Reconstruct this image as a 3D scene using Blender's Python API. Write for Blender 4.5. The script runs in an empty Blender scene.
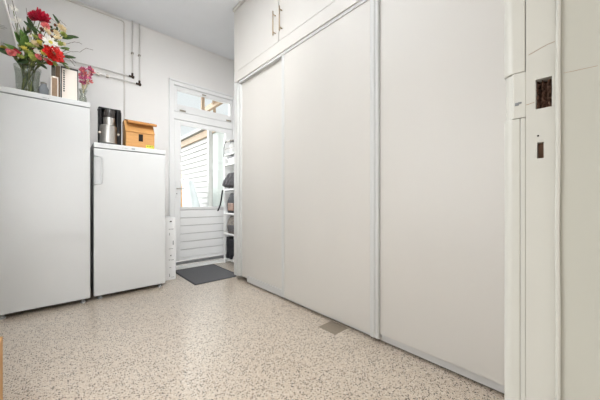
import bpy, bmesh, math, random
from mathutils import Vector, Matrix
random.seed(7)
S = bpy.context.scene
C = S.collection
PI = math.pi

# ------------------------------------------------------------------ camera
H = 0.94
YAW = math.atan2(241, 268)
cam_d = bpy.data.cameras.new('camera'); cam = bpy.data.objects.new('camera', cam_d)
C.objects.link(cam); S.camera = cam
cam_d.sensor_width = 36; cam_d.lens = 36 * 268 / 600; cam_d.clip_start = 0.02
cam.location = (0, 0, H); cam.rotation_euler = (PI / 2, 0, -YAW)

# ------------------------------------------------------------------ world, exposure
w = bpy.data.worlds.new('world'); S.world = w; w.use_nodes = True
wb = w.node_tree.nodes['Background']; wb.inputs[0].default_value = (0.93, 0.97, 1.0, 1); wb.inputs[1].default_value = 1.1
S.view_settings.view_transform = 'Standard'; S.view_settings.look = 'None'
S.view_settings.gamma = 1; S.view_settings.use_curve_mapping = False
S.view_settings.exposure = -0.10

def area(name, loc, rot, sx, sy, power, col):
    d = bpy.data.lights.new(name, 'AREA'); d.shape = 'RECTANGLE'; d.size = sx; d.size_y = sy
    d.energy = power; d.color = col
    o = bpy.data.objects.new(name, d); C.objects.link(o); o.location = loc; o.rotation_euler = rot
    return o
# daylight through the side window, the garden door and the hall behind the camera
area('window_daylight', (-0.43, 1.15, 1.3), (0, -PI / 2, 0), 1.4, 1.3, 18, (0.98, 0.99, 1))
area('hall_daylight', (-0.3, -2.2, 1.15), (PI / 2, 0, 0), 1.6, 2.0, 46, (0.97, 0.985, 1))
area('ceiling_fill', (.25, 1.8, 2.45), (PI, 0, 0), .8, 1.3, 34, (0.94, 0.965, 1)).data.spread = math.radians(115)  # added fill without a fixture, bounces off the ceiling to even out the room
area('door_fill', (.3, .9, 2.95), (math.radians(63), 0, math.radians(-25)), .6, .4, 7.5, (0.97, 0.98, 1)).data.spread = math.radians(62)  # added fill without a fixture, aimed at the garden door and back wall
sd = bpy.data.lights.new('overcast_sun', 'SUN'); sd.energy = 11; sd.angle = math.radians(60); sd.color = (0.97, 0.985, 1)
so = bpy.data.objects.new('overcast_sun', sd); C.objects.link(so)
so.rotation_euler = Vector((0.30, -1.0, -0.62)).to_track_quat('-Z', 'Y').to_euler()

# ------------------------------------------------------------------ helpers
def lin(c):
    return tuple(((x / 255) / 12.92 if x / 255 <= 0.04045 else ((x / 255 + 0.055) / 1.055) ** 2.4) for x in c) + (1,)

def mat(name, rgb, rough=0.5, metal=0.0, spec=0.5, bump=0.0, bscale=60, var=0.0, vscale=4, coat=0, trans=0, alpha=1, ior=1.45, stretch=None):
    m = bpy.data.materials.new(name); m.use_nodes = True
    nt = m.node_tree; b = nt.nodes['Principled BSDF']
    b.inputs['Base Color'].default_value = lin(rgb); b.inputs['Roughness'].default_value = rough
    b.inputs['Metallic'].default_value = metal; b.inputs['Specular IOR Level'].default_value = spec
    b.inputs['Coat Weight'].default_value = coat; b.inputs['Transmission Weight'].default_value = trans
    b.inputs['Alpha'].default_value = alpha; b.inputs['IOR'].default_value = ior
    tc = nt.nodes.new('ShaderNodeTexCoord'); src = tc.outputs['Object']
    if stretch:
        mp = nt.nodes.new('ShaderNodeMapping'); mp.inputs['Scale'].default_value = stretch
        nt.links.new(src, mp.inputs[0]); src = mp.outputs[0]
    if bump:
        n = nt.nodes.new('ShaderNodeTexNoise'); n.inputs['Scale'].default_value = bscale; n.inputs['Detail'].default_value = 3
        nt.links.new(src, n.inputs['Vector'])
        bp = nt.nodes.new('ShaderNodeBump'); bp.inputs['Strength'].default_value = bump; bp.inputs['Distance'].default_value = 0.002
        nt.links.new(n.outputs[0], bp.inputs['Height']); nt.links.new(bp.outputs[0], b.inputs['Normal'])
    n = nt.nodes.new('ShaderNodeTexNoise'); n.inputs['Scale'].default_value = vscale; n.inputs['Detail'].default_value = 4
    nt.links.new(src, n.inputs['Vector'])
    r = nt.nodes.new('ShaderNodeValToRGB'); c = lin(rgb); v = max(var, 0.01)
    r.color_ramp.elements[0].position = 0.3; r.color_ramp.elements[1].position = 0.7
    r.color_ramp.elements[0].color = tuple(x * (1 - v) for x in c[:3]) + (1,)
    r.color_ramp.elements[1].color = tuple(min(1, x * (1 + v)) for x in c[:3]) + (1,)
    nt.links.new(n.outputs[0], r.inputs[0]); nt.links.new(r.outputs[0], b.inputs['Base Color'])
    return m

def terrazzo():
    m = bpy.data.materials.new('terrazzo'); m.use_nodes = True
    nt = m.node_tree; N = nt.nodes; L = nt.links; b = N['Principled BSDF']
    tc = N.new('ShaderNodeTexCoord')
    wn = N.new('ShaderNodeTexNoise'); wn.inputs['Scale'].default_value = 45
    L.new(tc.outputs['Object'], wn.inputs['Vector'])
    mixv = N.new('ShaderNodeMixRGB'); mixv.blend_type = 'ADD'; mixv.inputs[0].default_value = 0.012
    L.new(tc.outputs['Object'], mixv.inputs[1]); L.new(wn.outputs['Color'], mixv.inputs[2])
    prev = None
    def rgb(c): 
        n = N.new('ShaderNodeRGB'); n.outputs[0].default_value = lin(c); return n.outputs[0]
    base = N.new('ShaderNodeTexNoise'); base.inputs['Scale'].default_value = 1.3; base.inputs['Detail'].default_value = 5
    L.new(tc.outputs['Object'], base.inputs['Vector'])
    br = N.new('ShaderNodeValToRGB'); br.color_ramp.elements[0].position = .3; br.color_ramp.elements[1].position = .7
    br.color_ramp.elements[0].color = lin((201, 184, 164)); br.color_ramp.elements[1].color = lin((210, 196, 178))
    L.new(base.outputs[0], br.inputs[0]); prev = br.outputs[0]
    # chips: (scale, radius threshold, density threshold, colour)
    for sc, rad, dens, col in ((190, .45, .70, (226, 216, 202)), (135, .34, .72, (160, 140, 119)), (112, .33, .79, (98, 80, 66)), (88, .30, .80, (42, 36, 31))):
        mp = N.new('ShaderNodeMapping'); mp.inputs['Location'].default_value = (sc * .37, sc * .11, 0)
        L.new(mixv.outputs[0], mp.inputs[0])
        v = N.new('ShaderNodeTexVoronoi'); v.inputs['Scale'].default_value = sc; v.voronoi_dimensions = '2D'
        L.new(mp.outputs[0], v.inputs['Vector'])
        lt = N.new('ShaderNodeMath'); lt.operation = 'LESS_THAN'; lt.inputs[1].default_value = rad
        L.new(v.outputs['Distance'], lt.inputs[0])
        sp = N.new('ShaderNodeSeparateColor'); L.new(v.outputs['Color'], sp.inputs[0])
        gt = N.new('ShaderNodeMath'); gt.operation = 'GREATER_THAN'; gt.inputs[1].default_value = dens
        L.new(sp.outputs[0], gt.inputs[0])
        mu = N.new('ShaderNodeMath'); mu.operation = 'MULTIPLY'; L.new(lt.outputs[0], mu.inputs[0]); L.new(gt.outputs[0], mu.inputs[1])
        mx = N.new('ShaderNodeMixRGB'); L.new(mu.outputs[0], mx.inputs[0]); L.new(prev, mx.inputs[1]); L.new(rgb(col), mx.inputs[2])
        prev = mx.outputs[0]
    L.new(prev, b.inputs['Base Color']); b.inputs['Roughness'].default_value = .24
    b.inputs['Specular IOR Level'].default_value = .5; b.inputs['Coat Weight'].default_value = 1.0; b.inputs['Coat Roughness'].default_value = .28
    bn = N.new('ShaderNodeTexNoise'); bn.inputs['Scale'].default_value = 9; L.new(tc.outputs['Object'], bn.inputs['Vector'])
    bp = N.new('ShaderNodeBump'); bp.inputs['Strength'].default_value = .12; bp.inputs['Distance'].default_value = .004
    L.new(bn.outputs[0], bp.inputs['Height']); L.new(bp.outputs[0], b.inputs['Normal'])
    return m

M = dict(
    wall=mat('wall_paint', (239, 237, 234), .75, bump=.15, bscale=90, var=.012, vscale=1.5),
    ceil=mat('ceiling_paint', (238, 240, 243), .85, bump=.1, bscale=60),
    cab=mat('cabinet_lacquer', (206, 202, 195), .38, bump=.06, bscale=60, stretch=(1, 1, .3), var=.006),
    cabtrim=mat('cabinet_trim_paint', (203, 203, 200), .38, bump=.05),
    seam=mat('dark_gap', (92, 86, 80), .8),
    plinth=mat('plinth_grey', (200, 199, 197), .45),
    wood_white=mat('white_gloss_paint', (240, 240, 239), .35, bump=.05, bscale=30),
    jamb=mat('old_cream_paint', (182, 180, 172), .36, bump=.35, bscale=22, var=.02, vscale=12, stretch=(1, 1, .35)),
    rawwood=mat('raw_timber', (142, 112, 96), .9, bump=1, bscale=120, var=.5, vscale=70, stretch=(1, 1, .3)),
    void=mat('dark_cavity', (34, 27, 23), .9),
    fridge=mat('fridge_enamel', (214, 215, 214), .26, bump=.06, bscale=14, coat=.2),
    fridge_grey=mat('fridge_grey_plastic', (150, 152, 153), .4),
    fridge_trim=mat('fridge_trim_plastic', (200, 202, 202), .35),
    black=mat('black_plastic', (24, 23, 24), .3),
    rubber=mat('rubber_mat', (97, 97, 99), .85, bump=1, bscale=350, var=.08, vscale=200),
    rubber_edge=mat('rubber_border', (62, 62, 65), .8),
    steel=mat('brushed_steel', (196, 194, 190), .3, 1, bump=.1, bscale=200, stretch=(1, 1, .05)),
    darksteel=mat('smoked_plastic', (62, 58, 56), .2),
    brass=mat('brushed_brass', (184, 164, 138), .35, 1),
    nickel=mat('nickel', (178, 170, 158), .35, 1),
    pipe=mat('painted_pipe', (220, 217, 212), .4, 0),
    pipe_white=mat('white_pipe', (224, 220, 214), .5),
    elbow=mat('bronze_elbow', (74, 62, 54), .35, .8),
    bamboo=mat('bamboo_board', (200, 148, 88), .5, bump=.1, var=.12, vscale=6, stretch=(2, 2, 25)),
    bamboo_dk=mat('bamboo_edge', (184, 128, 70), .5, var=.1, vscale=30),
    label=mat('lime_label', (208, 206, 62), .6),
    ply=mat('crate_plywood', (214, 164, 104), .6, bump=.2, var=.12, vscale=5, stretch=(12, 12, 1)),
    leaf=mat('leaf_green', (84, 118, 48), .5, var=.35, vscale=30),
    leaf_dk=mat('leaf_dark', (56, 78, 40), .5, var=.3, vscale=30),
    leaf_lt=mat('leaf_lime', (168, 178, 88), .5, var=.2, vscale=30),
    stem=mat('stem', (116, 122, 72), .6, var=.3, vscale=40),
    twig=mat('twig', (110, 82, 66), .8),
    red=mat('petal_red', (214, 38, 30), .5, var=.25, vscale=50),
    crimson=mat('petal_crimson', (196, 30, 62), .5, var=.3, vscale=50),
    pink=mat('petal_pink', (232, 128, 126), .5, var=.2, vscale=50),
    mauve=mat('petal_mauve', (190, 92, 128), .6, var=.3, vscale=60),
    cream=mat('petal_cream', (240, 220, 178), .5, var=.1, vscale=50),
    white_p=mat('petal_white', (244, 240, 230), .5, var=.05, vscale=50),
    yellow=mat('petal_yellow', (222, 206, 96), .5, var=.2, vscale=50),
    brownf=mat('seed_brown', (112, 66, 44), .7, var=.3, vscale=50),
    paper=mat('paper', (238, 228, 216), .7),
    bookbrown=mat('book_cover_brown', (150, 124, 98), .6, var=.15, vscale=20),
    bookgrey=mat('book_cover_grey', (122, 116, 108), .5, var=.1),
    dark=mat('dark_fabric', (44, 44, 48), .8, bump=.5, bscale=200, var=.3, vscale=30),
    greyf=mat('grey_fabric', (86, 84, 86), .8, bump=.5, bscale=200, var=.3, vscale=30),
    camo=mat('mottled_fabric', (124, 116, 108), .8, bump=.5, bscale=150, var=.75, vscale=38),
    brownl=mat('brown_leather', (128, 98, 82), .6, var=.2, vscale=20),
    sole=mat('shoe_sole', (196, 194, 190), .6),
    plastic=mat('white_plastic', (236, 236, 234), .35),
    greyplastic=mat('grey_plastic', (120, 122, 124), .4),
    sill=mat('threshold_stone', (240, 239, 235), .5, var=.03, vscale=20),
    weather=mat('door_weather_strip', (118, 118, 118), .5, var=.12, vscale=25),
    siding=mat('white_siding', (186, 184, 181), .6, var=.02),
    beam=mat('porch_beam', (188, 164, 138), .7, var=.1, vscale=8),
    pave=mat('paving', (140, 137, 130), .8, var=.08, vscale=6),
    tarp=mat('plastic_tarp', (220, 226, 229), .25, bump=.6, bscale=9, var=.05),
    hall=mat('hall_paint', (226, 220, 212), .8),
    smooth=mat('smooth_render', (186, 192, 188), .6),
    patch=mat('floor_patch', (140, 128, 112), .4, bump=.2, var=.12, vscale=90),
    ink=mat('printed_ink', (66, 62, 60), .6),
)
M['floor'] = terrazzo()
def glass(name, tint=(1, 1, 1, 1), rough=0.0):
    m = bpy.data.materials.new(name); m.use_nodes = True; nt = m.node_tree
    for n in list(nt.nodes): nt.nodes.remove(n)
    o = nt.nodes.new('ShaderNodeOutputMaterial'); t = nt.nodes.new('ShaderNodeBsdfTransparent'); t.inputs[0].default_value = tint
    g = nt.nodes.new('ShaderNodeBsdfGlossy'); g.inputs['Roughness'].default_value = rough
    f = nt.nodes.new('ShaderNodeLayerWeight'); f.inputs[0].default_value = .25
    mu = nt.nodes.new('ShaderNodeMath'); mu.operation = 'MULTIPLY_ADD'; mu.inputs[1].default_value = .35; mu.inputs[2].default_value = .03
    mx = nt.nodes.new('ShaderNodeMixShader'); nt.links.new(f.outputs['Facing'], mu.inputs[0])
    nt.links.new(mu.outputs[0], mx.inputs[0]); nt.links.new(t.outputs[0], mx.inputs[1]); nt.links.new(g.outputs[0], mx.inputs[2]); nt.links.new(mx.outputs[0], o.inputs[0])
    return m
M['glass'] = glass('window_glass', (.97, .98, .97, 1))
M['vase_glass'] = glass('vase_glass', (.86, .88, .85, 1), .02)

def obj(name, bm, m, parent=None, bevel=0, smooth=False, seg=2):
    me = bpy.data.meshes.new(name); bmesh.ops.recalc_face_normals(bm, faces=bm.faces); bm.to_mesh(me); bm.free()
    o = bpy.data.objects.new(name, me); C.objects.link(o)
    me.materials.append(M[m] if isinstance(m, str) else m)
    if parent:
        o.parent = parent; o.matrix_parent_inverse = Matrix.Translation(parent.location).inverted() if not any(parent.rotation_euler) and not parent.parent else Matrix()
    if bevel:
        b = o.modifiers.new('bevel', 'BEVEL'); b.width = bevel; b.segments = seg; b.limit_method = 'ANGLE'; b.angle_limit = .7
    if smooth:
        for p in me.polygons: p.use_smooth = True
    return o
def box(bm, x0, x1, y0, y1, z0, z1):
    v = [bm.verts.new((x, y, z)) for x in (x0, x1) for y in (y0, y1) for z in (z0, z1)]
    for f in ((0, 1, 3, 2), (4, 6, 7, 5), (0, 4, 5, 1), (2, 3, 7, 6), (0, 2, 6, 4), (1, 5, 7, 3)):
        bm.faces.new([v[i] for i in f])
    return v
def BX(*bs):
    bm = bmesh.new()
    for b in bs: box(bm, *b)
    return bm
def ring_loft(bm, rings, cap=True, closed=False):
    vs = [[bm.verts.new(p) for p in r] for r in rings]
    n = len(vs[0])
    for a, b in zip(vs[:-1], vs[1:]):
        for i in range(n): bm.faces.new((a[i], a[(i + 1) % n], b[(i + 1) % n], b[i]))
    if cap: bm.faces.new(vs[0][::-1]); bm.faces.new(vs[-1])
def tube(bm, pts, r, n=8):
    pts = [Vector(p) for p in pts]; rings = []
    prev = None
    for i, p in enumerate(pts):
        d = (pts[min(i + 1, len(pts) - 1)] - pts[max(i - 1, 0)]).normalized()
        if prev is None: a = d.orthogonal().normalized()
        else: a = (prev - d * prev.dot(d)).normalized()
        prev = a; b = d.cross(a)
        rr = r[i] if isinstance(r, (list, tuple)) else r
        rings.append([p + (a * math.cos(2 * PI * k / n) + b * math.sin(2 * PI * k / n)) * rr for k in range(n)])
    ring_loft(bm, rings)
def lathe(bm, prof, c, n=24, cap=True):
    ring_loft(bm, [[(c[0] + r * math.cos(2 * PI * k / n), c[1] + r * math.sin(2 * PI * k / n), c[2] + z) for k in range(n)] for r, z in prof], cap)
def prism_x(bm, poly, x0, x1):
    ring_loft(bm, [[(x0, y, z) for y, z in poly], [(x1, y, z) for y, z in poly]])
def tag(o, label=None, cat=None, group=None, kind=None):
    if label: o['label'] = label
    if cat: o['category'] = cat
    if group: o['group'] = group
    if kind: o['kind'] = kind
    return o
def thing(name, label, cat, loc=(0, 0, 0), group=None, kind=None):
    o = bpy.data.objects.new(name, None); C.objects.link(o); o.location = loc; o.empty_display_size = .05
    return tag(o, label, cat, group, kind)
def struct(name, bm, m, parent=None, bevel=0):
    o = obj(name, bm, m, parent, bevel)
    if not parent: o['kind'] = 'structure'
    return o

# ------------------------------------------------------------------ room shell
YW = 4.0; CZ = 3.225; XR = 2.2; XL = -0.46
struct('floor', BX((XL - .1, XR + .1, -2.6, YW, -.1, 0)), 'floor')
struct('ceiling', BX((XL - .1, XR + .1, 0, YW + .2, CZ, CZ + .1)), 'ceil')
struct('wall_back', BX((XL - .1, 1.15, YW, YW + .2, 0, CZ), (2.15, XR + .1, YW, YW + .2, 0, CZ), (1.15, 2.15, YW, YW + .2, 2.61, CZ)), 'wall')
struct('wall_left', BX((XL - .1, XL, .1, .5, 0, CZ), (XL - .1, XL, 2.0, YW, 0, CZ), (XL - .1, XL, .5, 2.0, 0, .9), (XL - .1, XL, .5, 2.0, 2.2, CZ)), 'wall')
struct('wall_right', BX((XR, XR + .1, 0, YW + .2, 0, CZ)), 'wall')
struct('wall_front', BX((.64, XR, -.08, .07, 0, CZ), (XL, .64, -.08, .07, 2.25, CZ)), 'wall')
# hall behind the camera, seen only through the doorway
struct('wall_hall', BX((-1.5, XL - .1, -2.6, -2.5, 0, 2.6), (XL - .1, 1.6, -2.6, -2.5, 0, 2.6), (1.5, 1.6, -2.5, -.08, 0, 2.6), (-1.0, -.9, -2.5, .1, 0, 2.6), (-.9, XL - .1, .0, .1, 0, 2.6)), 'hall')
struct('ceiling_hall', BX((-1.0, 1.6, -2.6, -.08, 2.6, 2.7)), 'hall')
# window of the left wall (outside the frame)
wn = thing('window_1', None, None, (XL, 1.25, 1.55), kind='structure')
obj('window_frame', BX((XL - .08, XL - .03, .5, .56, .9, 2.2), (XL - .08, XL - .03, 1.94, 2.0, .9, 2.2), (XL - .08, XL - .03, .56, 1.94, .9, .96), (XL - .08, XL - .03, .56, 1.94, 2.14, 2.2)), 'wood_white', wn, .004)
obj('pane', BX((XL - .06, XL - .055, .56, 1.94, .96, 2.14)), 'glass', wn)

# ------------------------------------------------------------------ doorway jamb with the mortise holes
XJ = .60
jb = thing('trim_1', None, None, (XJ, .05, 0), kind='structure')
# mortises are left open between the slabs of the face
bm = bmesh.new()
def slab(z0, z1, ya, yb): box(bm, XJ, XJ + .035, ya, yb, z0, z1)
FA, FB = .046, .0835
slab(0, 1.010, FA, FB); slab(1.037, 1.0935, FA, FB); slab(1.1435, 2.25, FA, FB)
slab(1.010, 1.037, FA, .0605); slab(1.010, 1.037, .0690, FB)
slab(1.0935, 1.1435, FA, .0505); slab(1.0935, 1.1435, .0708, FB)
bmesh.ops.remove_doubles(bm, verts=bm.verts, dist=1e-5)
obj('jamb_face', bm, 'jamb', jb)
obj('jamb_core', BX((XJ + .035, XJ + .05, FA, FB, 0, 2.25)), 'rawwood', jb)
# splintered timber inside the larger mortise
bm = bmesh.new(); rj = random.Random(5)
ny, nz = 14, 20; g = [[bm.verts.new((XJ + .016 + rj.uniform(-.006, .008) + .004 * math.sin(j * 1.3), .0506 + .0201 * j / ny, 1.0936 + .0498 * k / nz)) for k in range(nz + 1)] for j in range(ny + 1)]
for j in range(ny):
    for k in range(nz): bm.faces.new((g[j][k], g[j + 1][k], g[j + 1][k + 1], g[j][k + 1]))
obj('latch_mortise', bm, 'rawwood', jb)
obj('bolt_mortise', BX((XJ + .014, XJ + .0349, .0606, .0689, 1.0102, 1.0368)), 'rawwood', jb)
bm = bmesh.new()
def rounded(z0, z1, ya, yb, x0, rr=.016):
    n = 10; pts = [(XJ + .05, ya), (x0, ya)]
    for k in range(n + 1):
        a = PI / 2 * k / n
        pts.append((x0 + rr * (1 - math.cos(a)), yb - rr + rr * math.sin(a)))
    pts.append((XJ + .05, yb))
    ring_loft(bm, [[(x, y, z) for x, y in pts] for z in (z0, z1)])
box(bm, XJ, XJ + .05, .0836, .0910, 0, 1.083)
rounded(0, 1.083, .0912, .116, XJ - .0003); rounded(1.163, 2.25, .0845, .116, XJ - .001)
obj('architrave', bm, 'jamb', jb, .0015)
bm = bmesh.new(); rounded(1.0835, 1.1625, .0836, .1035, XJ - .0008, .004); obj('strike_tongue', bm, 'jamb', jb, .001)
bm = bmesh.new(); rounded(1.0835, 1.1625, .1037, .114, XJ + .004, .012); obj('worn_strike_recess', bm, 'jamb', jb, .001)
bm = bmesh.new(); pts = []
for k in range(9):
    a = PI * k / 8; pts.append((XJ - .003 * math.sin(a), .0435 + .0028 * math.cos(a)))
rg = []
for k in range(40):
    z = 2.25 * k / 39; wob = .0005 * math.sin(z * 9) + .0004 * math.sin(z * 23)
    rg.append([(x, y + wob, z) for x, y in pts] + [(XJ + .02, .0405, z), (XJ + .02, .0465, z)])
ring_loft(bm, rg); obj('stop_bead', bm, 'jamb', jb, 0)
obj('jamb_liner', BX((XJ + .003, XJ + .04, -.08, .0412, 0, 2.25)), mat('old_grey_paint', (171, 169, 159), .4, bump=.35, bscale=18, var=.02, vscale=9, stretch=(1, 1, .3)), jb)
bm = bmesh.new()
tube(bm, [(XJ - .0001, .080, 1.189), (XJ - .0001, .068, 1.193), (XJ - .0001, .056, 1.197), (XJ - .0001, .047, 1.198)], .0004, 5)
tube(bm, [(XJ - .0001, .083, 1.104), (XJ - .0001, .072, 1.106)], .0005, 5)
tube(bm, [(XJ + .0029, .037, 1.144), (XJ + .0029, .02, 1.143), (XJ + .0029, .0, 1.142)], .0003, 5)
obj('paint_crack', bm, 'bookbrown', jb)
bm = bmesh.new()
for a, b_, c_, d_ in ((.0925, .0985, 1.1055, 1.111), (.089, .0945, 1.108, 1.1115)): box(bm, XJ - .0016, XJ, a, b_, c_, d_)
obj('paint_chip', bm, 'greyplastic', jb, .0008)
bm = bmesh.new(); lathe(bm, [(.0015, 0), (.0015, .001)], (0, 0, 0), 10)
bmesh.ops.transform(bm, matrix=Matrix.Translation((XJ - .0006, .0675, 1.048)) @ Matrix.Rotation(PI / 2, 4, 'Y'), verts=bm.verts)
obj('screw_hole', bm, 'void', jb)
# left jamb of the same doorway (behind the left image edge)
struct('trim_2', BX((XL, XL + .05, -.08, .09, 0, 2.25)), 'jamb', None, .004)

# ------------------------------------------------------------------ wardrobe
XF = 1.56
wd = thing('wardrobe', 'tall pale grey built-in wardrobe with sliding doors and brass-handled top cupboards', 'wardrobe', (XF + .3, 1.5, 0))
YE = 2.895; YS = .075
obj('carcass', BX((XF + .07, XR - .001, YS, YE, .08, CZ - .005)), 'seam', wd)
obj('end_panel', BX((XF + .03, XR - .001, YE, YE + .018, .0, CZ - .005)), 'cab', wd)
# end stile of two flat strips
obj('end_stile', BX((XF - .004, XF + .0695, 2.832, YE + .018, .05, 2.455), (XF + .012, XF + .0695, 2.786, 2.832, .05, 2.32)), 'cabtrim', wd, .002)
obj('fascia', BX((XF - .012, XF + .0695, 1.0195, 2.88, 2.326, 2.442)), 'cab', wd, .002)
obj('fascia_track', BX((XF - .002, XF + .0695, 1.0195, 2.80, 2.300, 2.3255)), 'plinth', wd, .001)
def sliding(ya, yb, x, z0, edge):
    d = obj('sliding_door', BX((x, x + .018, ya, yb, z0, 2.31)), 'cab', wd, .0015)
    if edge: 
        for (a, b) in edge: obj('edge_profile', BX((x - .006, x + .02, a, b, z0 - .004, 2.31)), 'cabtrim', wd, .002)
sliding(1.93, 2.786, XF + .034, .046, [])
sliding(1.0195, 1.962, XF + .006, .036, [(1.962, 1.996)])
# round-edged middle stile with two beads
bm = bmesh.new()
prof = [(XF + .069, .955), (XF - .012, .955)]
for cy, rr in ((.9675, .0125), (.9995, .0195)):
    for k in range(1, 9):
        a = PI * k / 8; prof.append((XF - .012 - .55 * rr * math.sin(a), cy - rr * math.cos(a)))
prof += [(XF - .012, 1.0190), (XF + .069, 1.0190)]
ring_loft(bm, [[(x, y, z) for x, y in prof] for z in (.035, CZ - .006)])
obj('middle_stile', bm, 'cabtrim', wd, 0)
obj('fixed_panel', BX((XF + .004, XF + .02, YS, .9545, .062, CZ - .006)), 'cab', wd, .001)
obj('plinth_shade', BX((XF + .04, XF + .069, YS, 2.64, .0, .0139)), 'seam', wd)  # dark strip standing in for the shade in the gap under the plinth
obj('plinth', BX((XF + .022, XF + .069, YS, 2.655, .014, .08)), 'plinth', wd, .001)
# top cupboards
zt0, zt1 = 2.455, CZ - .045
def cup(ya, yb, hy):
    d = obj('cupboard_door', BX((XF - .002, XF + .018, ya, yb, zt0, zt1)), 'cab', wd, .002)
    bm = bmesh.new()
    tube(bm, [(XF - .035, hy, 2.52), (XF - .035, hy, 2.75)], .006, 10)
    for z in (2.55, 2.72): tube(bm, [(XF - .035, hy, z), (XF - .001, hy, z)], .005, 8)
    h = obj('handle', bm, 'brass', d, 0, True); h['label'] = 'slim brass bar handle'
cup(2.040, YE + .015, 2.085); cup(1.18, 2.032, 1.985); cup(1.0195, 1.174, 1.12)
obj('cornice', BX((XF - .02, XF + .0695, 1.0195, YE + .018, CZ - .042, CZ - .004)), 'cab', wd, .003)

# ------------------------------------------------------------------ garden door + transom
dr = thing('door_1', None, None, (1.65, YW, 0), kind='structure')
obj('frame', BX((1.15, 1.20, YW - .03, YW + .09, 0, 2.61), (2.10, 2.15, YW - .03, YW + .09, 0, 2.61), (1.20, 2.10, YW - .03, YW + .09, 2.56, 2.61), (1.20, 2.10, YW - .02, YW + .09, 2.085, 2.19)), 'wood_white', dr, .004)
obj('architrave', BX((1.135, 1.152, YW - .042, YW - .001, 0, 2.63), (1.135, 2.165, YW - .042, YW - .001, 2.61, 2.635)), 'wood_white', dr, .004)
yd0, yd1 = YW - .012, YW + .04
lf = obj('leaf', BX((1.205, 1.287, yd0, yd1, .07, 2.08), (1.99, 2.095, yd0, yd1, .07, 2.08), (1.287, 1.99, yd0, yd1, 2.02, 2.08), (1.287, 1.99, yd0, yd1, .80, .83)), 'wood_white', dr, .004)
bm = bmesh.new(); z = .115
for i in range(6):
    box(bm, 1.287, 1.99, yd0 + .004, yd1 - .005, z, z + .106); z += .114
obj('board_panel', bm, 'wood_white', dr, .004)
obj('panel_backing', BX((1.287, 1.99, yd0 + .02, yd1 - .006, .07, .80)), 'plinth', dr)
obj('bottom_rail', BX((1.287, 1.99, yd0 + .001, yd1, .07, .112)), 'wood_white', dr)
obj('weather_strip', BX((1.205, 2.095, yd0 - .012, yd1, .018, .056)), 'weather', dr, .003)
obj('glass_bead', BX((1.287, 1.297, yd0 - .006, yd0 + .02, .83, 2.02), (1.98, 1.99, yd0 - .006, yd0 + .02, .83, 2.02), (1.297, 1.98, yd0 - .006, yd0 + .02, 2.01, 2.02), (1.297, 1.98, yd0 - .006, yd0 + .02, .83, .84)), 'wood_white', dr, .002)
obj('glass_pane', BX((1.29, 1.985, YW + .012, YW + .017, .835, 2.015)), 'glass', dr)
hp = obj('handle_plate', BX((1.222, 1.252, yd0 - .008, yd0, .965, 1.21)), 'plastic', dr, .004)
bm = bmesh.new(); tube(bm, [(1.237, yd0 - .006, 1.10), (1.237, yd0 - .05, 1.10), (1.275, yd0 - .055, 1.10), (1.33, yd0 - .05, 1.098)], .008, 8)
h = obj('lever', bm, 'nickel', dr, 0, True)
bm = bmesh.new(); tube(bm, [(1.237, yd0 - .012, 1.03), (1.237, yd0 - .007, 1.03)], .007, 10); obj('keyhole', bm, 'black', dr)
wt = thing('window_2', None, None, (1.65, YW, 2.2), kind='structure')
obj('sash', BX((1.203, 1.245, YW - .018, YW + .03, 2.195, 2.555), (2.055, 2.097, YW - .018, YW + .03, 2.195, 2.555), (1.245, 2.055, YW - .018, YW + .03, 2.495, 2.555), (1.245, 2.055, YW - .018, YW + .03, 2.195, 2.30)), 'wood_white', wt, .004)
obj('mullion', BX((1.60, 1.645, YW - .010, YW + .03, 2.30, 2.495)), 'beam', wt, .004)
obj('glass_pane', BX((1.24, 2.06, YW + .012, YW + .017, 2.295, 2.5)), 'glass', wt)
for x in (1.275, 1.99):
    obj('hinge', BX((x, x + .085, YW - .028, YW - .018, 2.205, 2.228)), 'nickel', wt, .003)
bm = BX((1.60, 1.66, YW - .03, YW - .018, 2.515, 2.53)); tube(bm, [(1.61, YW - .03, 2.52), (1.60, YW - .05, 2.50)], .006, 8)
obj('catch', bm, 'nickel', wt, .002)
struct('trim_3', BX((1.135, 2.165, YW - .225, YW - .0425, 0, .008)), 'sill', None, .001)

# ------------------------------------------------------------------ outside the garden door
gp = obj('garden_ground', BX((-2, 6, YW, 12, -.16, -.04)), 'pave'); gp['kind'] = 'structure'
st = obj('door_step', BX((1.1, 2.2, YW + .0, YW + .5, -.04, .0)), 'pave'); st['kind'] = 'structure'
sh = thing('shed', 'white clapboard outbuilding seen through the glass of the garden door', 'building', (2.9, 7.6, 0))
bm = bmesh.new(); z = -.04
while z < 2.4:
    v = box(bm, 2.60, 2.66, 6.1, 9.5, z, z + .13)
    for k in (0, 2): v[k].co.x -= .022
    z += .13
obj('siding', bm, 'siding', sh)
obj('shed_wall', BX((2.66, 4.2, 6.1, 9.5, -.04, 2.5)), 'siding', sh)
obj('eave_board', BX((2.55, 2.62, 6.0, 9.5, 2.42, 2.58)), 'beam', sh, .005)
obj('roof', BX((2.5, 4.3, 6.0, 9.6, 2.60, 2.68)), 'siding', sh, .005)
gw = thing('garden_wall', 'smooth pale rendered wall close outside the right half of the door glass', 'wall', (2.7, 5.4, 0))
obj('render_face', BX((2.60, 2.75, 4.3, 5.86, -.04, 2.45)), 'smooth', gw)
obj('coping', BX((2.57, 2.78, 4.3, 5.86, 2.45, 2.50)), 'beam', gw, .004)
obj('porch_post', BX((2.42, 2.50, 5.66, 5.74, -.04, 2.62)), 'plinth', None, .004)
tag(bpy.data.objects['porch_post'], 'grey square post dividing the view through the garden door glass', 'post')
pr = thing('porch_roof', 'light timber beams of a porch roof seen through the transom above the door', 'roof', (1.8, 5, 2.7))
obj('beam', BX((.8, 3.2, 5.64, 5.76, 2.625, 2.76)), 'beam', pr, .004)
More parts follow.
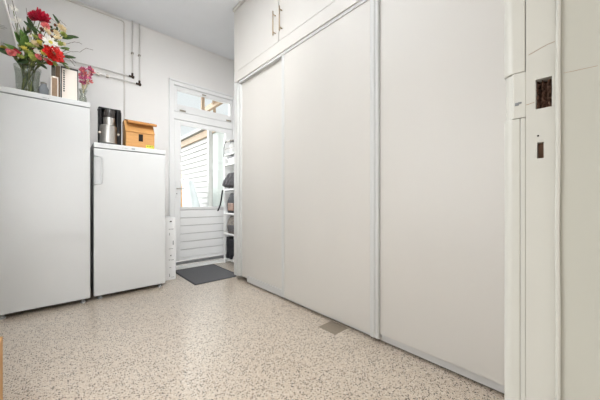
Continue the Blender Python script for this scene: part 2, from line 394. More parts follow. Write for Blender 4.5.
bm = bmesh.new(); ring_loft(bm, [[(1.85, 4.25, 2.9), (1.91, 4.25, 2.9), (1.91, 4.25, 3.0), (1.85, 4.25, 3.0)], [(2.5, 5.6, 2.765), (2.56, 5.6, 2.765), (2.56, 5.6, 2.86), (2.5, 5.6, 2.86)]])
obj('rafter', bm, 'beam', pr)
obj('rafter', BX((2.25, 2.31, 4.21, 5.9, 2.765, 2.87)), 'beam', pr)
# tarp-covered thing
bm = bmesh.new(); rings = []
for i in range(13):
    z = i / 12; r = (1.15 - z ** 1.7 * .8); n = 28
    rings.append([(2.18 + (.27 * r) * math.cos(a) * (1 + .08 * math.sin(6 * a + 2 * z)), 5.75 + .0 + (.62 * r) * math.sin(a) * (1 + .07 * math.sin(9 * a)), -.04 + 1.42 * z + .04 * math.sin(5 * a) * (z)) for a in [2 * PI * k / n for k in range(n)]])
for r in rings:
    for k, p in enumerate(r): r[k] = (p[0] - .02, p[1] + .5, p[2])
ring_loft(bm, rings); t = obj('covered_furniture', bm, 'tarp', None, 0, True)
tag(t, 'tall garden item shrouded in whitish plastic sheet behind the door glass', 'cover')
bm = bmesh.new(); ring_loft(bm, [[(1.56, 4.75, -.04), (1.60, 4.75, -.04), (1.60, 4.79, -.04), (1.56, 4.79, -.04)], [(1.53, 4.82, 1.52), (1.57, 4.82, 1.52), (1.57, 4.86, 1.52), (1.53, 4.86, 1.52)]])
t = obj('timber_stake', bm, 'bamboo'); tag(t, 'thin yellow timber stake upright outside at the left edge of the door glass', 'post')

# ------------------------------------------------------------------ fridges
def fridge(name, label, x0, x1, yf, zt, top_h, handle, parentless=True):
    t = thing(name, label, 'fridge', ((x0 + x1) / 2, yf + .3, 0))
    obj('body', BX((x0 + .003, x1 - .003, yf + .055, yf + .63, .03, zt - top_h - .002)), 'fridge', t, .004)
    obj('door', BX((x0, x1, yf, yf + .045, .035, zt - top_h - .006)), 'fridge', t, .008, seg=3)
    obj('door_gasket', BX((x0 + .012, x1 - .012, yf + .0455, yf + .0545, .045, zt - top_h - .016)), 'fridge_grey', t)
    obj('worktop', BX((x0 - .001, x1 + .001, yf - .002, yf + .63, zt - top_h, zt)), 'fridge', t, .006, seg=3)
    obj('plinth', BX((x0 + .02, x1 - .02, yf + .07, yf + .60, .012, .0295)), 'black', t)
    for x in (x0 + .05, x1 - .05):
        bm = bmesh.new(); lathe(bm, [(.02, 0), (.02, .012), (.012, .014), (.012, .03)], (x, yf + .03, 0), 14); obj('foot', bm, 'fridge_grey', t)
    return t
f1 = fridge('tall_fridge', 'tall glossy white fridge carrying the flower vase, left of the shorter fridge', -.385, .215, 3.13, 1.836, .045, None)
obj('top_seam', BX((-.37, .20, 3.1275, 3.1285, 1.787, 1.790)), 'fridge_grey', f1)
bm = BX((-.103, -.075, 3.1268, 3.1279, 1.802, 1.806), (-.07, -.062, 3.1268, 3.1279, 1.800, 1.806)); obj('badge', bm, 'fridge_grey', f1)
f2 = fridge('short_fridge', 'shorter white fridge with grey side handle, topped by coffee machine and wooden box', .241, .864, 3.15, 1.482, .048, True)
b = BX((.545, .575, 3.1468, 3.148, 1.449, 1.463)); obj('badge', b, 'fridge_grey', f2)
bm = BX((.462, .475, 3.1468, 3.148, 1.453, 1.457), (.482, .51, 3.1468, 3.148, 1.453, 1.457)); obj('lettering', bm, 'fridge_grey', f2)
# loop handle
bm = bmesh.new()
ring = [(.245, 3.149, 1.355), (.252, 3.118, 1.350), (.29, 3.112, 1.345), (.298, 3.118, 1.335), (.298, 3.118, 1.10), (.29, 3.112, 1.09), (.252, 3.118, 1.085), (.245, 3.149, 1.08)]
tube(bm, ring, .0065, 8)
o = obj('handle', bm, 'fridge_trim', f2, 0, True)
obj('handle_strip', BX((.245, .256, 3.135, 3.1495, 1.08, 1.355)), 'fridge_trim', f2, .002)

# ------------------------------------------------------------------ coffee machine
cm = thing('coffee_machine', 'black coffee machine with brushed steel thermos jug on the shorter fridge', 'coffee machine', (.385, 3.33, 1.482))
z0 = 1.482
bm = bmesh.new(); pts = [(-.09, .10), (-.098, -.02), (-.07, -.03), (-.060, .03), (.050, .03), (.056, -.035), (.098, -.03), (.095, .10)]
ring_loft(bm, [[(.385 + x, 3.34 + y, z) for x, y in pts] for z in (z0 + .018, z0 + .372)])
obj('tower', bm, 'black', cm, .008)
obj('base', BX((.29, .48, 3.23, 3.44, z0, z0 + .0175)), 'black', cm, .006)
obj('lid', BX((.29, .48, 3.31, 3.44, z0 + .3725, z0 + .39)), 'black', cm, .01)
bm = bmesh.new(); lathe(bm, [(.045, 0), (.048, .004), (.048, .075), (.045, .08)], (.380, 3.305, z0 + .285), 24); obj('filter_holder', bm, 'darksteel', cm, 0, True)
bm = bmesh.new(); lathe(bm, [(.052, 0), (.052, .085)], (.378, 3.31, z0 + .199), 28); obj('steel_collar', bm, 'steel', cm, .002)
jg = thing('thermos_jug', 'brushed steel thermos jug standing in the coffee machine', 'jug', (.368, 3.27, z0 + .018))
bm = bmesh.new(); lathe(bm, [(.066, 0), (.07, .004), (.07, .172), (.064, .18)], (.368, 3.275, z0 + .018), 32); obj('jug_body', bm, 'steel', jg, .001)
for x in (.293, .443):
    bm = bmesh.new(); tube(bm, [(x, 3.22, z0 + .115), (x, 3.255, z0 + .115)], .011, 12); 
    tube(bm, [(x, 3.25, z0 + .115), (.368 + (x - .368) * .85, 3.27, z0 + .115)], .006, 8); obj('knob', bm, 'nickel', jg, .001)

# ------------------------------------------------------------------ wooden box
wb = thing('wooden_box', 'honey coloured wooden storage box with sloping lid beside the coffee machine', 'box', (.64, 3.34, 1.482))
xa, xb, yf = .508, .772, 3.225
bm = bmesh.new(); prism_x(bm, [(yf, z0), (3.43, z0), (3.43, z0 + .30), (3.35, z0 + .305), (yf, z0 + .165)], xa, xb)
obj('box_body', bm, 'bamboo', wb, .003)
bm = bmesh.new(); prism_x(bm, [(yf - .012, z0 + .165), (yf - .002, z0 + .160), (3.315, z0 + .275), (3.305, z0 + .283)], xa - .004, xb + .002)
obj('sloping_flap', bm, 'bamboo', wb, .002)
bm = bmesh.new(); prism_x(bm, [(3.205, z0 + .262), (3.212, z0 + .252), (3.222, z0 + .252), (3.40, z0 + .306), (3.40, z0 + .32), (3.385, z0 + .325), (3.21, z0 + .278)], xa + .015, xb + .02)
obj('top_lid', bm, 'bamboo_dk', wb, .004)
obj('hand_hole', BX((.622, .662, yf - .001, yf + .001, z0 + .075, z0 + .15)), 'void', wb, .0004)
obj('label_strip', BX((.69, .765, yf - .0015, yf - .0002, z0 + .01, z0 + .045)), 'label', wb)
bm = BX(*[(.70 + i * .015, .707 + i * .015, yf - .0022, yf - .0016, z0 + .028, z0 + .038) for i in range(4)]); obj('lettering', bm, 'ink', wb)
bm = BX((.60, .66, 3.2548, 3.2552, 0, .0)); bm.free()

# ------------------------------------------------------------------ things on the tall fridge
ZT = 1.836
def pos(u, v, Y):
    t = (u - 300) / 268; d = Y / (.7434 - .6689 * t)
    return Vector((d * (.6689 + .7434 * t), Y, H + (200 - v) / 268 * d))
vs = thing('glass_vase', 'clear glass vase holding the bouquet on the tall fridge', 'vase', (-.205, 3.36, ZT))
bm = bmesh.new(); c = (-.205, 3.36, ZT)
lathe(bm, [(.062, 0), (.07, .006), (.074, .10), (.078, .20), (.088, .27), (.085, .27), (.075, .20), (.070, .10), (.064, .012)], c, 32)
obj('vase_wall', bm, 'vase_glass', vs, 0, True)
bq = thing('bouquet', 'mixed bouquet of red, pink and cream flowers in the glass vase', 'flowers', (-.205, 3.36, ZT + .015))
base = Vector((-.205, 3.36, ZT + .03))
def stem(head, k):
    a = random.uniform(0, 2 * PI); foot = base + Vector((.045 * math.cos(a), .045 * math.sin(a), 0))
    neck = Vector((-.205 - .04 * math.cos(a), 3.36 - .04 * math.sin(a), ZT + .25))
    bm = bmesh.new(); tube(bm, [foot, foot.lerp(neck, .5), neck, neck.lerp(head, .5) + Vector((0, 0, .02)), head], .0028, 6)
    return obj('stem', bm, 'stem', bq)
def frame(n):
    n = n.normalized(); a = n.cross(Vector((0, 0, 1))); a = a.normalized() if a.length > .1 else Vector((1, 0, 0)); return a, a.cross(n), n
def petal(bm, c, u, n, L, W, cup, thick=.0012):
    s = n.cross(u).normalized(); rows = []
    for i in range(5):
        t = i / 4; ww = W * math.sin(PI * (t * .82 + .1)) ; p = c + u * (L * t) + n * (cup * t * t * L)
        rows.append([p - s * ww + n * ww * .25, p, p + s * ww + n * ww * .25])
    top = [[bm.verts.new(q) for q in r] for r in rows]; bot = [[bm.verts.new(q - n * thick) for q in r] for r in rows]
    for g in (top, bot):
        for a, b in zip(g[:-1], g[1:]):
            for j in range(2): bm.faces.new((a[j], a[j + 1], b[j + 1], b[j]))
    for i in range(4):
        for j in (0, 2): bm.faces.new((top[i][j], top[i + 1][j], bot[i + 1][j], bot[i][j]))
def flower(c, r, m, n=Vector((.45, -.85, .25)), layers=((14, 1, .15), (12, .8, .5), (9, .55, 1.1), (6, .35, 2.0)), centre=None, w=.32, name='flower_head'):
    a, b, n = frame(n); bm = bmesh.new()
    for cnt, sc, cupv in layers:
        for k in range(cnt):
            th = 2 * PI * (k + random.uniform(-.2, .2)) / cnt + sc
            u = (a * math.cos(th) + b * math.sin(th) + n * random.uniform(-.1, .2)).normalized()
            petal(bm, c + n * (.003 * (1 - sc)), u, n, r * sc * random.uniform(.88, 1.08), r * sc * w, cupv)
    f = obj(name, bm, m, bq, 0, True)
    if centre:
        bm = bmesh.new(); bmesh.ops.create_icosphere(bm, subdivisions=2, radius=r * .24, matrix=Matrix.Translation(c + n * .006)); obj('flower_eye', bm, centre, f, 0, True)
    return f
def leafy(c, u, L, W, m, name='leaf'):
    bm = bmesh.new(); n = Vector((.4, -.8, .4)).normalized(); u = u.normalized(); petal(bm, c, u, (n - u * n.dot(u)).normalized(), L, W, .12)
    return obj(name, bm, m, bq, 0, True)
def berry(c, r, m, name='bud', sq=1.3):
    bm = bmesh.new(); bmesh.ops.create_icosphere(bm, subdivisions=2, radius=r, matrix=Matrix.Translation(c) @ Matrix.Diagonal((1, 1, sq, 1))); return obj(name, bm, m, bq, 0, True)
heads = []
def F(u, v, Y, r, m, **k):
    c = pos(u, v, Y); flower(c, r, m, **k); stem(c, 0)
PEO = ((12, 1, .3), (12, .92, .9), (10, .75, 1.5), (8, .5, 2.2))
F(40.5, 19.5, 3.30, .060, 'crimson', n=Vector((.2, -.75, .5)), layers=PEO, w=.42)
F(35.5, 18.5, 3.33, .042, 'crimson', n=Vector((-.35, -.75, .3)), layers=PEO, w=.42)
F(45, 25.5, 3.24, .034, 'pink', n=Vector((.3, -.9, .1)))
F(53, 54, 3.18, .080, 'red', centre='brownf', layers=((16, 1, .1), (14, .85, .35), (12, .65, .7), (9, .42, 1.2)))
F(50, 42.5, 3.17, .064, 'white_p', layers=((11, 1, .1), (9, .7, .5)), centre='yellow', w=.2)
F(61, 28.5, 3.28, .045, 'cream', n=Vector((.6, -.6, .4)))
F(63, 34.5, 3.25, .028, 'leaf_lt')
F(41, 37, 3.24, .026, 'pink'); F(49.5, 63, 3.2, .024, 'red'); F(12, 53.5, 3.22, .034, 'pink', n=Vector((-.2, -.9, .2)))
F(9, 51.5, 3.25, .026, 'mauve'); F(56, 33, 3.26, .028, 'cream'); F(43.5, 53, 3.22, .026, 'yellow'); F(35, 43.5, 3.24, .03, 'cream')
F(32, 57, 3.2, .032, 'leaf_lt'); F(28, 40, 3.3, .028, 'white_p'); F(17, 21, 3.36, .040, 'white_p', n=Vector((-.2, -.8, .2)), w=.22, layers=((8, 1, .3), (6, .6, .8)))
F(22, 31, 3.36, .032, 'white_p', w=.22, layers=((8, 1, .3), (6, .6, .8))); F(38, 57, 3.2, .026, 'pink'); F(4, 49, 3.3, .03, 'yellow')
F(13, 9, 3.4, .034, 'white_p', w=.22, layers=((7, 1, .4),)); F(46, 60, 3.22, .02, 'pink')
for u, v in ((51, 27), (55, 25), (57, 28), (52, 31), (49, 33), (40, 44), (30, 36), (53, 66), (33, 49), (27, 51), (64, 44), (60, 62)):
    berry(pos(u, v, 3.27), random.uniform(.008, .014), random.choice(['brownf', 'brownf', 'leaf_dk', 'cream']))
rnd = random.Random(3)
for u, v, du, dv, L, m in ((22, 50, .1, .5, .13, 'leaf'), (26, 46, -.3, .8, .12, 'leaf'), (30, 52, .6, .2, .1, 'leaf'), (22, 54, -.7, .2, .12, 'leaf'), (33, 29, -.5, .9, .09, 'leaf_dk'), (37, 33, -.9, .5, .1, 'leaf_dk'),
                          (65, 36, 1, .02, .10, 'leaf_dk'), (62, 38, 1, .15, .08, 'leaf'), (38, 50, .2, .8, .08, 'leaf_dk'), (14, 56, -1, .1, .12, 'leaf_dk'), (24, 57, -.6, -.1, .12, 'leaf_dk'), (33, 58, .4, -.5, .08, 'leaf'), (44, 62, .8, -.2, .09, 'leaf_dk'), (57, 61, .9, -.3, .08, 'leaf'), (62, 56, .9, -.05, .10, 'leaf_dk'), (60, 48, 1, .1, .07, 'leaf'), (46, 49, .2, .6, .06, 'leaf_dk'), (20, 44, -.3, .6, .09, 'leaf'), (28, 61, -.5, -.4, .09, 'leaf_dk'), (38, 62, .4, -.5, .09, 'leaf_dk'), (10, 47, -.8, .4, .08, 'leaf_dk'), (63, 64, .5, -.6, .07, 'stem')):
    leafy(pos(u, v, 3.28), Vector((du, -.25, dv)), L, L * .24, m)
for u, v, m, q in ((30, 46, 'leaf_lt', .03), (24, 49, 'yellow', .026), (36, 52, 'white_p', .028), (58, 39, 'cream', .032), (56, 48, 'pink', .024), (46, 31, 'cream', .03), (41, 30, 'brownf', .022), (39, 43, 'yellow', .026), (19, 57, 'leaf_lt', .03), (27, 53, 'leaf_lt', .032), (54, 64, 'leaf_lt', .024), (16, 52, 'crimson', .024), (60, 44, 'leaf_lt', .026), (44, 47, 'white_p', .03), (34, 37, 'leaf_lt', .024), (62, 61, 'mauve', .02), (51, 37, 'brownf', .018), (66, 50, 'stem', .022)):
    flower(pos(u, v, 3.235), q, m, layers=((9, 1, .5), (7, .65, 1.2)), n=Vector((rnd.uniform(-.3, .8), -.8, rnd.uniform(.1, .8)))); stem(pos(u, v, 3.30), 0)
for i in range(60):
    u = rnd.gauss(38, 12); v = rnd.gauss(48, 9)
    if 12 < u < 66 and 24 < v < 64: leafy(pos(u, v, rnd.uniform(3.29, 3.44)), Vector((rnd.uniform(-1, 1), -.2, rnd.uniform(-.5, 1))), rnd.uniform(.05, .10), rnd.uniform(.008, .018), rnd.choice(['leaf', 'leaf_dk', 'stem', 'leaf_lt', 'leaf_dk']))
# filler greenery
for i in range(26):
    u = rnd.uniform(14, 60); v = rnd.uniform(44, 63); leafy(pos(u, v, rnd.uniform(3.26, 3.42)), Vector((rnd.uniform(-1, 1), -.2, rnd.uniform(-.4, 1))), rnd.uniform(.05, .09), .012, rnd.choice(['leaf', 'leaf_dk', 'stem', 'leaf_lt']))
for i in range(22):
    a = rnd.uniform(0, 6.28); b = rnd.uniform(0, 6.28); bm = bmesh.new()
    tube(bm, [(-.205 + .05 * math.cos(a), 3.36 + .05 * math.sin(a), ZT + .02), (-.205 + .03 * math.cos(a + .6), 3.36 + .03 * math.sin(a + .6), ZT + .14), (-.205 + .05 * math.cos(b), 3.36 + .05 * math.sin(b), ZT + .27), (-.205 + .10 * math.cos(b), 3.36 + .10 * math.sin(b), ZT + .36)], rnd.uniform(.002, .0036), 5)
    obj('stem', bm, rnd.choice(['stem', 'stem', 'leaf_dk', 'leaf_lt']), bq)
for pts in ([(33, 45), (30, 33), (28, 22), (26, 8)], [(34, 40), (29, 28), (32, 18), (44, 17.5), (52, 19), (58, 24)], [(58, 44), (67, 44), (72, 42), (79, 42.5), (82, 44)], [(58, 56), (70, 52), (80, 52), (86, 48), (93, 50)], [(55, 30), (60, 20), (66, 26)], [(20, 40), (10, 20), (8, 4)], [(25, 40), (17, 20), (12, 0)], [(62, 57), (69, 59), (75, 66)], [(62, 52), (70, 57), (76, 63)]):
    P = [pos(u, v, 3.3) for u, v in pts]; Q = []
    for a, b in zip(P[:-1], P[1:]):
        for k in range(3): Q.append(a.lerp(b, k / 3) + Vector((0, rnd.uniform(-.01, .01), rnd.uniform(-.004, .004))))
    Q.append(P[-1]); bm = bmesh.new(); tube(bm, Q, .0015, 5); obj('twig', bm, 'twig', bq)

# books, calendar, dried posy
def bookobj(name, label, cat, x0, x1, y0, y1, h, m, lean=0):
    t = thing(name, label, cat, ((x0 + x1) / 2, (y0 + y1) / 2, ZT))
    obj('cover', BX((x0, x0 + .003, y0, y1, ZT, ZT + h), (x1 - .003, x1, y0, y1, ZT, ZT + h), (x0 + .003, x1 - .003, y0, y0 + .003, ZT, ZT + h)), m, t, .0008)
    obj('pages', BX((x0 + .0032, x1 - .0032, y0 + .0032, y1 - .004, ZT + .003, ZT + h - .004)), 'paper', t)
    return t
bookobj('book', 'thick grey brown book upright behind the vase on the tall fridge', 'book', -.052, -.026, 3.33, 3.52, .335, 'bookgrey')
bookobj('book', 'slim tan book upright next to the spiral calendar', 'book', -.024, .008, 3.335, 3.50, .345, 'bookbrown')
cl = thing('desk_calendar', 'cream spiral-bound calendar leaning upright at the end of the tall fridge', 'calendar', (.05, 3.3, ZT))
bm = bmesh.new(); prism_x(bm, [(3.26, ZT), (3.264, ZT), (3.314, ZT + .325), (3.310, ZT + .325)], .020, .128); obj('calendar_page', bm, 'paper', cl)
bm = bmesh.new(); prism_x(bm, [(3.2655, ZT), (3.270, ZT), (3.3215, ZT + .345), (3.317, ZT + .345)], .012, .136); obj('backing_board', bm, 'ink', cl)
bm = bmesh.new()
for i in range(10):
    z = .10 + i * .0215; y = 3.26 + .05 * z / .325
    box(bm, .028, .040, y - .004, y - .0005, ZT + z, ZT + z + .011)
obj('spiral_binding', bm, 'ink', cl, .001)
pf = thing('photo_frame', 'small pale frame in front of the books beside the vase', 'frame', (-.05, 3.26, ZT))
obj('frame_rim', BX((-.055, -.047, 3.22, 3.232, ZT, ZT + .20), (-.012, -.004, 3.22, 3.232, ZT, ZT + .20), (-.047, -.012, 3.22, 3.232, ZT, ZT + .012), (-.047, -.012, 3.22, 3.232, ZT + .188, ZT + .20)), 'paper', pf, .001)
obj('picture', BX((-.0468, -.0122, 3.226, 3.230, ZT + .0122, ZT + .1878)), 'bookbrown', pf)
# grey-blue glass ornament
gl = thing('glass_jar', 'small smoky blue glass jar between the vase and the books', 'jar', (-.10, 3.27, ZT))
bm = bmesh.new(); lathe(bm, [(.024, 0), (.032, .01), (.034, .08), (.02, .112), (.022, .12)], (-.10, 3.26, ZT), 20); obj('jar_body', bm, mat('blue_grey_glass', (122, 126, 130), .15), gl, 0, True)
bm = bmesh.new(); lathe(bm, [(.021, .0), (.021, .014)], (-.10, 3.26, ZT + .12), 18); obj('jar_lid', bm, 'bookgrey', gl, .001)
PX = .172
sv = thing('small_vase', 'little clear glass vase with the dried posy on the fridge corner', 'vase', (.14, 3.30, ZT))
bm = bmesh.new(); lathe(bm, [(.026, 0), (.032, .008), (.030, .07), (.018, .11), (.034, .16), (.031, .16), (.015, .111), (.027, .07), (.028, .012)], (PX, 3.30, ZT), 20); obj('vase_wall', bm, 'vase_glass', sv, 0, True)
dp = thing('dried_posy', 'dried mauve pink flowers in the little vase by the calendar', 'flowers', (PX, 3.30, ZT + .012))
for i in range(30):
    u = rnd.uniform(79, 92.5); v = rnd.uniform(69, 84); c = pos(u, v, rnd.uniform(3.27, 3.33)); c.z = max(c.z, ZT + .06); bq_ = bq; bq = dp
    flower(c, rnd.uniform(.018, .028), 'mauve' if i % 3 else 'pink', n=Vector((rnd.uniform(-1, 1), -.8, rnd.uniform(0, 1))), layers=((6, 1, .4), (4, .6, 1.2)), name='flower_head')
    bm = bmesh.new(); tube(bm, [(PX, 3.30, ZT + .015), (PX, 3.30, ZT + .12), c], .0012, 5); obj('stem', bm, 'stem' if i % 2 else 'cream', bq); bq = bq_

# shelf above, reaching in at the top left
sf = thing('wall_shelf', 'white board shelf on the left wall high above the tall fridge, seen from below', 'shelf', (-.35, 2.3, 2.11))
obj('shelf_board', BX((XL + .001, -.242, 1.3, 2.955, 2.105, 2.125)), 'fridge_trim', sf, .003)
obj('edge_strip', BX((-.2415, -.236, 1.3, 2.960, 2.101, 2.129)), 'wood_white', sf, .001)
obj('printed_mark', BX((-.32, -.275, 2.70, 2.708, 2.1038, 2.1048), (-.32, -.262, 2.675, 2.684, 2.1038, 2.1048), (-.32, -.27, 2.655, 2.662, 2.1038, 2.1048)), 'fridge_grey', sf)

# ------------------------------------------------------------------ pipes on the back wall
def pipe_thing(label, pts, r, m, el=None, group=None):
    t = thing('water_pipe', label, 'pipe', pts[0])
    bm = bmesh.new(); tube(bm, pts, r, 10); obj('pipe_run', bm, m, t, 0, True); return t
p1 = (pos(132.3, 20, 3.975).x, 3.975); zt = CZ - .002
zA = pos(132.3, 76.7, 3.975).z; zB = pos(139.3, 84.2, 3.975).z; x1 = p1[0]; x2 = pos(139.3, 50, 3.975).x
t1 = pipe_thing('grey pipe dropping from ceiling then running left, upper of the pair', [(x1, 3.975, zt), (x1, 3.975, zA + .02), (x1, 3.975, zA), (x1 - .02, 3.975, zA), (-.1, 3.975, zA + .0), (XL + .002, 3.975, zA)], .008, 'pipe')
t2 = pipe_thing('grey pipe nearer the door dropping from ceiling, lower elbow of the pair', [(x2, 3.975, zt), (x2, 3.975, zB + .02), (x2, 3.975, zB), (x2 - .02, 3.975, zB), (-.1, 3.975, zB), (XL + .002, 3.975, zB)], .008, 'pipe')
for t, x, z in ((t1, x1, zA), (t2, x2, zB)):
    bm = bmesh.new(); tube(bm, [(x, 3.974, z + .045), (x, 3.974, z + .005), (x - .005, 3.974, z - .002), (x - .04, 3.974, z)], .012, 12)
    tube(bm, [(x + .006, 3.97, z), (x + .010, 3.999, z)], .016, 12)
    obj('elbow', bm, 'elbow', t, 0, True)
zc = pos(135, 54, 3.975).z
obj('pipe_clip', BX((x1 - .014, x1 + .014, 3.962, 3.999, zc - .008, zc + .008)), 'nickel', t1, .002)
obj('pipe_clip', BX((x2 - .014, x2 + .014, 3.962, 3.999, zc - .008, zc + .008)), 'nickel', t2, .002)
xc = pos(116, 80, 3.975).x
for q in (-.09, .0): obj('pipe_clip', BX((xc + q - .1, xc + q - .075, 3.962, 3.999, zB - .014, zB + .014)), 'nickel', t2, .002)
x3 = pos(124.3, 60, 3.99).x; z3 = CZ - .034
t3 = pipe_thing('thin white conduit along the ceiling edge turning down the wall', [(XL + .002, 3.991, z3), (x3 - .03, 3.991, z3), (x3 - .008, 3.991, z3 - .008), (x3, 3.991, z3 - .03), (x3, 3.991, 1.2)], .008, 'pipe_white')
t3.name = 'cable_conduit'
struct('trim_4', BX((XL, 2.2, 3.988, 3.9995, CZ - .010, CZ - .0005)), 'wall', None, .004)

# ------------------------------------------------------------------ white carton beside the short fridge
bx = thing('white_carton', 'tall white printed carton between the short fridge and the garden door', 'box', (.97, 3.7, 0))
obj('carton_body', BX((.885, 1.034, 3.36, 3.90, 0, .735)), 'wood_white', bx, .003)
bm = bmesh.new()
for (x, y, w_, h_) in ((.985, .70, .020, .014), (.972, .615, .022, .004), (1.0, .615, .025, .004), (.980, .545, .003, .03), (1.018, .43, .007, .05), (.972, .385, .05, .003), (.99, .30, .012, .014), (.972, .255, .02, .004), (1.0, .252, .028, .004), (.980, .06, .004, .035), (1.0, .05, .035, .003), (.98, .165, .02, .003)):
    bm = bmesh.new()
    box(bm, x - .018, x - .018 + w_, 3.3575, 3.359, y - .02, y - .02 + h_)
    obj('printed_mark', bm, 'ink', bx)


# ------------------------------------------------------------------ door mat
dm = thing('door_mat', 'dark grey ribbed rubber door mat on the floor before the garden door', 'mat', (1.37, 3.36, 0))
obj('mat_pad', BX((1.130, 1.66, 2.985, 3.745, .0005, .007)), 'rubber', dm, .002)
obj('mat_border', BX((1.112, 1.130, 2.965, 3.765, .0005, .005), (1.66, 1.68, 2.965, 3.765, .0005, .005), (1.130, 1.66, 2.965, 2.985, .0005, .005), (1.130, 1.66, 3.745, 3.765, .0005, .005)), 'rubber_edge', dm, .001)
obj('maker_mark', BX((1.60, 1.63, 3.02, 3.12, .0071, .0078)), 'black', dm)

# ------------------------------------------------------------------ floor patch, crate
t = obj('floor_patch', BX((1.43, 1.575, 1.225, 1.386, .0001, .0012)), 'patch'); tag(t, 'small brown square patch in the terrazzo under the sliding doors', 'floor patch')
cr = thing('plywood_crate', 'low light plywood crate just entering at the lower left edge', 'crate', (-.32, 1.7, 0))
zt_ = .30
obj('crate_side', BX((-.210, -.196, 1.5, 1.872, 0, zt_)), 'ply', cr, .002)
obj('crate_side', BX((-.45, -.436, 1.5, 1.872, 0, zt_)), 'ply', cr, .002)
obj('crate_end', BX((-.435, -.211, 1.858, 1.872, 0, zt_)), 'ply', cr, .002)
obj('crate_end', BX((-.435, -.211, 1.5, 1.514, 0, zt_)), 'ply', cr, .002)
obj('crate_base', BX((-.435, -.211, 1.515, 1.857, .005, .015)), 'ply', cr)

# ------------------------------------------------------------------ shoe rack in the niche
rk = thing('shoe_rack', 'narrow white metal shoe rack in the niche right of the garden door', 'rack', (2.0, 3.57, 0))
RX0, RX1, RY0, RY1 = 1.84, 2.14, 3.36, 3.74; SH = (.075, .45, .75, 1.10, 1.47, 1.62)
for x in (RX0, RX1):
    for y in (RY0, RY1):
        obj('post', BX((x, x + .022, y, y + .022, 0, 1.86)), 'plastic', rk, .002)
for z in SH:
    obj('shelf', BX((RX0 + .0005, RX1 + .0215, RY0 + .023, RY1 - .001, z - .02, z)), 'plastic', rk, .003)
bm = bmesh.new(); tube(bm, [(RX0 + .011, RY0 + .02, 1.80), (RX0 + .011, RY1 + .002, 1.80)], .006, 8); tube(bm, [(RX0 + .011, RY0 + .02, 1.70), (RX0 + .011, RY1 + .002, 1.70)], .004, 8)
obj('rail', bm, 'nickel', rk)

def shoe_mesh(L=.26, shaft=0.0, w=.045):
    # toe towards -X, heel at +X, sole at z=0
    bm = bmesh.new(); n = 14; rings = []
    prof = [(0, .012, .35), (.06, .045, .7), (.2, .06, .95), (.38, .07, 1.0), (.55, .09, .9), (.70, .105, .78), (.85, .11, .78), (.96, .105, .7), (1.0, .06, .4)]
    for s, h, ww in prof:
        x = s * L; rings.append([(x, w * ww * math.cos(a), max(0, h / 2 + h / 2 * math.sin(a)) if math.sin(a) > -.6 else 0) for a in [2 * PI * k / n for k in range(n)]])
    ring_loft(bm, rings)
    if shaft:
        rr = []
        for k in range(6):
            t = k / 5; cx = L * (.80 - .02 * t); r1 = L * .20 + .01 * t; r2 = w * (.75 + .12 * t)
            rr.append([(cx + r1 * math.cos(a), r2 * math.sin(a), .05 + (shaft - .05) * t) for a in [2 * PI * q / 16 for q in range(16)]])
        ring_loft(bm, rr)
    return bm
def sole_mesh(L=.26, w=.047):
    bm = bmesh.new(); pts = []
    for s, ww in ((0, .3), (.08, .75), (.25, .98), (.4, 1), (.6, .82), (.8, .8), (.95, .75), (1, .4)): pts.append((s * L, w * ww))
    poly = pts + [(x, -y) for x, y in pts[::-1]]
    ring_loft(bm, [[(x, y, z) for x, y in poly] for z in (-.014, .001)]); return bm
def shoe(name, label, cat, loc, m, shaft=0, rot=(0, 0, 0), sole='sole', L=.25, group=None):
    t = thing(name, label, cat, (0, 0, 0), group)
    obj('upper', shoe_mesh(L, shaft), m, t, 0, True); obj('sole', sole_mesh(L), sole, t, .002)
    if not shaft:
        bm = bmesh.new()
        for k in range(4): tube(bm, [(L * (.42 + .06 * k), -.02, .078 + .007 * k), (L * (.42 + .06 * k), .02, .078 + .007 * k)], .003, 6)
        obj('laces', bm, 'greyf', t)
    t.location = loc; t.rotation_euler = rot; return t
# bottom shelf: black boots and a pale shoe in front
shoe('ankle_boot', 'black ankle boot on the lowest rack shelf, nearest the garden door', 'boot', (2.095, 3.690, SH[0] + .015), 'dark', .30, (0, 0, PI), L=.24, sole='dark')
shoe('ankle_boot', 'black ankle boot on the lowest rack shelf beside the pale sneaker', 'boot', (2.095, 3.590, SH[0] + .015), 'dark', .27, (0, 0, PI), L=.24, sole='dark')
shoe('sneaker', 'pale grey sneaker on the lowest rack shelf nearest the wardrobe', 'shoe', (1.845, 3.475, SH[0] + .015), 'sole', 0, L=.25, sole='plastic')
# upright dark shoes on the fourth shelf, toes up
shoe('sneaker', 'dark shoe propped toe up on the rack, nearest the garden door', 'shoe', (1.93, 3.685, SH[3] + .245), 'greyf', 0, (0, math.radians(78), PI), 'dark', .23)
shoe('sneaker', 'dark shoe propped toe up on the rack, nearest the wardrobe', 'shoe', (1.93, 3.585, SH[3] + .245), 'greyf', 0, (0, math.radians(78), PI), 'dark', .23)
shoe('sneaker', 'dark shoe propped toe up behind the wardrobe edge', 'shoe', (1.93, 3.485, SH[3] + .245), 'greyf', 0, (0, math.radians(78), PI), 'dark', .23)
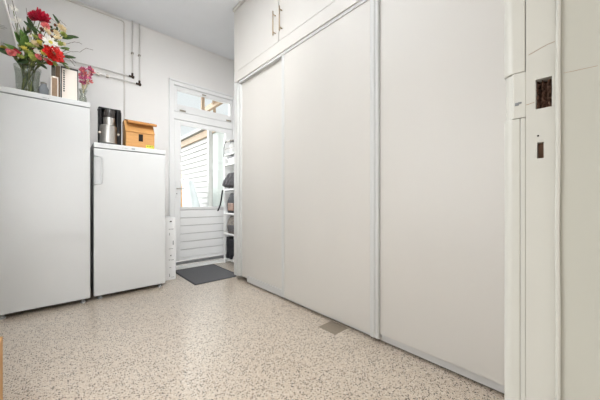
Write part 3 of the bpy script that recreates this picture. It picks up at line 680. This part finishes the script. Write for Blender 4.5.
# bags
def bag(name, label, m, cy, z, wx, wy, h, flap='greyf'):
    t = thing(name, label, 'bag', (1.99, cy, z))
    bm = bmesh.new(); rings = []
    for k in range(9):
        q = k / 8; s = (1 - .22 * q ** 4) * (.93 + .07 * math.sin(PI * min(1, q * 1.1)))
        rings.append([(1.99 + math.copysign(abs(math.cos(a)) ** .38, math.cos(a)) * wx * s * (1 + .03 * math.sin(5 * a + 4 * q)), cy + math.copysign(abs(math.sin(a)) ** .38, math.sin(a)) * wy * s, z + h * q) for a in [2 * PI * i / 20 for i in range(20)]])
    ring_loft(bm, rings); obj('bag_body', bm, m, t, 0, True)
    bm = bmesh.new(); box(bm, 1.99 - wx * 1.1, 1.99 - wx * .9, cy - wy * .55, cy + wy * .45, z + h * .12, z + h * .5); obj('front_pocket', bm, flap, t, .008)
    bm = bmesh.new(); tube(bm, [(1.95, cy + .04, z + h * .97), (1.95, cy + .03, z + h + .03), (1.95, cy - .03, z + h + .03), (1.95, cy - .04, z + h * .97)], .006, 8); obj('grab_loop', bm, 'dark', t)
    return t
bag('backpack', 'mottled grey backpack on the second shelf of the shoe rack', 'camo', 3.562, SH[1], .135, .172, .255)
bag('shoulder_bag', 'dark bag with brown pocket on the third shelf of the shoe rack', 'dark', 3.562, SH[2], .135, .172, .29, 'brownl')
# strap hanging from the rack
bm = bmesh.new(); ps = [(1.83, 3.772, 1.09), (1.822, 3.780, 1.02), (1.815, 3.785, .95), (1.80, 3.787, .87), (1.775, 3.787, .81), (1.76, 3.787, .775)]
rings = [[(x - .012, y, z), (x + .012, y, z), (x + .012, y + .005, z), (x - .012, y + .005, z)] for x, y, z in ps]; ring_loft(bm, rings)
t = obj('strap', bm, 'dark'); tag(t, 'dark strap hanging down the door side of the shoe rack', 'strap')
# flat black pouch under the propped shoes / items above
sp = thing('spray_bottle', 'white spray bottle with grey trigger on the top rack shelf', 'bottle', (1.90, 3.60, SH[5]))
bm = bmesh.new(); lathe(bm, [(.036, 0), (.04, .006), (.04, .12), (.018, .155), (.016, .17)], (1.90, 3.60, SH[5]), 24); obj('bottle_body', bm, 'plastic', sp, 0, True)
obj('trigger_head', BX((1.86, 1.925, 3.588, 3.612, SH[5] + .1705, SH[5] + .20), (1.868, 1.876, 3.592, 3.608, SH[5] + .12, SH[5] + .171)), 'greyplastic', sp, .003)
sp2 = thing('storage_tub', 'white plastic tub on the rack shelf below the spray bottle', 'tub', (1.98, 3.57, SH[4]))
bm = bmesh.new(); ring_loft(bm, [[(1.98 + sx * (.10 + .012 * q), 3.56 + sy * (.12 + .012 * q), SH[4] + .09 * q) for sx, sy in ((-1, -1), (1, -1), (1, 1), (-1, 1))] for q in (0, 1)]); obj('tub_body', bm, 'plastic', sp2, .008)
obj('tub_lid', BX((1.862, 2.098, 3.422, 3.698, SH[4] + .0905, SH[4] + .103)), 'greyplastic', sp2, .003)
hk = thing('wire_hook', 'dark wire hook hanging on the top rail of the shoe rack', 'hook', (1.85, 3.70, 1.80))
bm = bmesh.new(); tube(bm, [(1.851 + .0, 3.68, 1.808), (1.835, 3.69, 1.80), (1.83, 3.715, 1.76), (1.83, 3.735, 1.70), (1.83, 3.73, 1.64), (1.83, 3.742, 1.58)], .005, 8); obj('hook_wire', bm, 'black', hk)
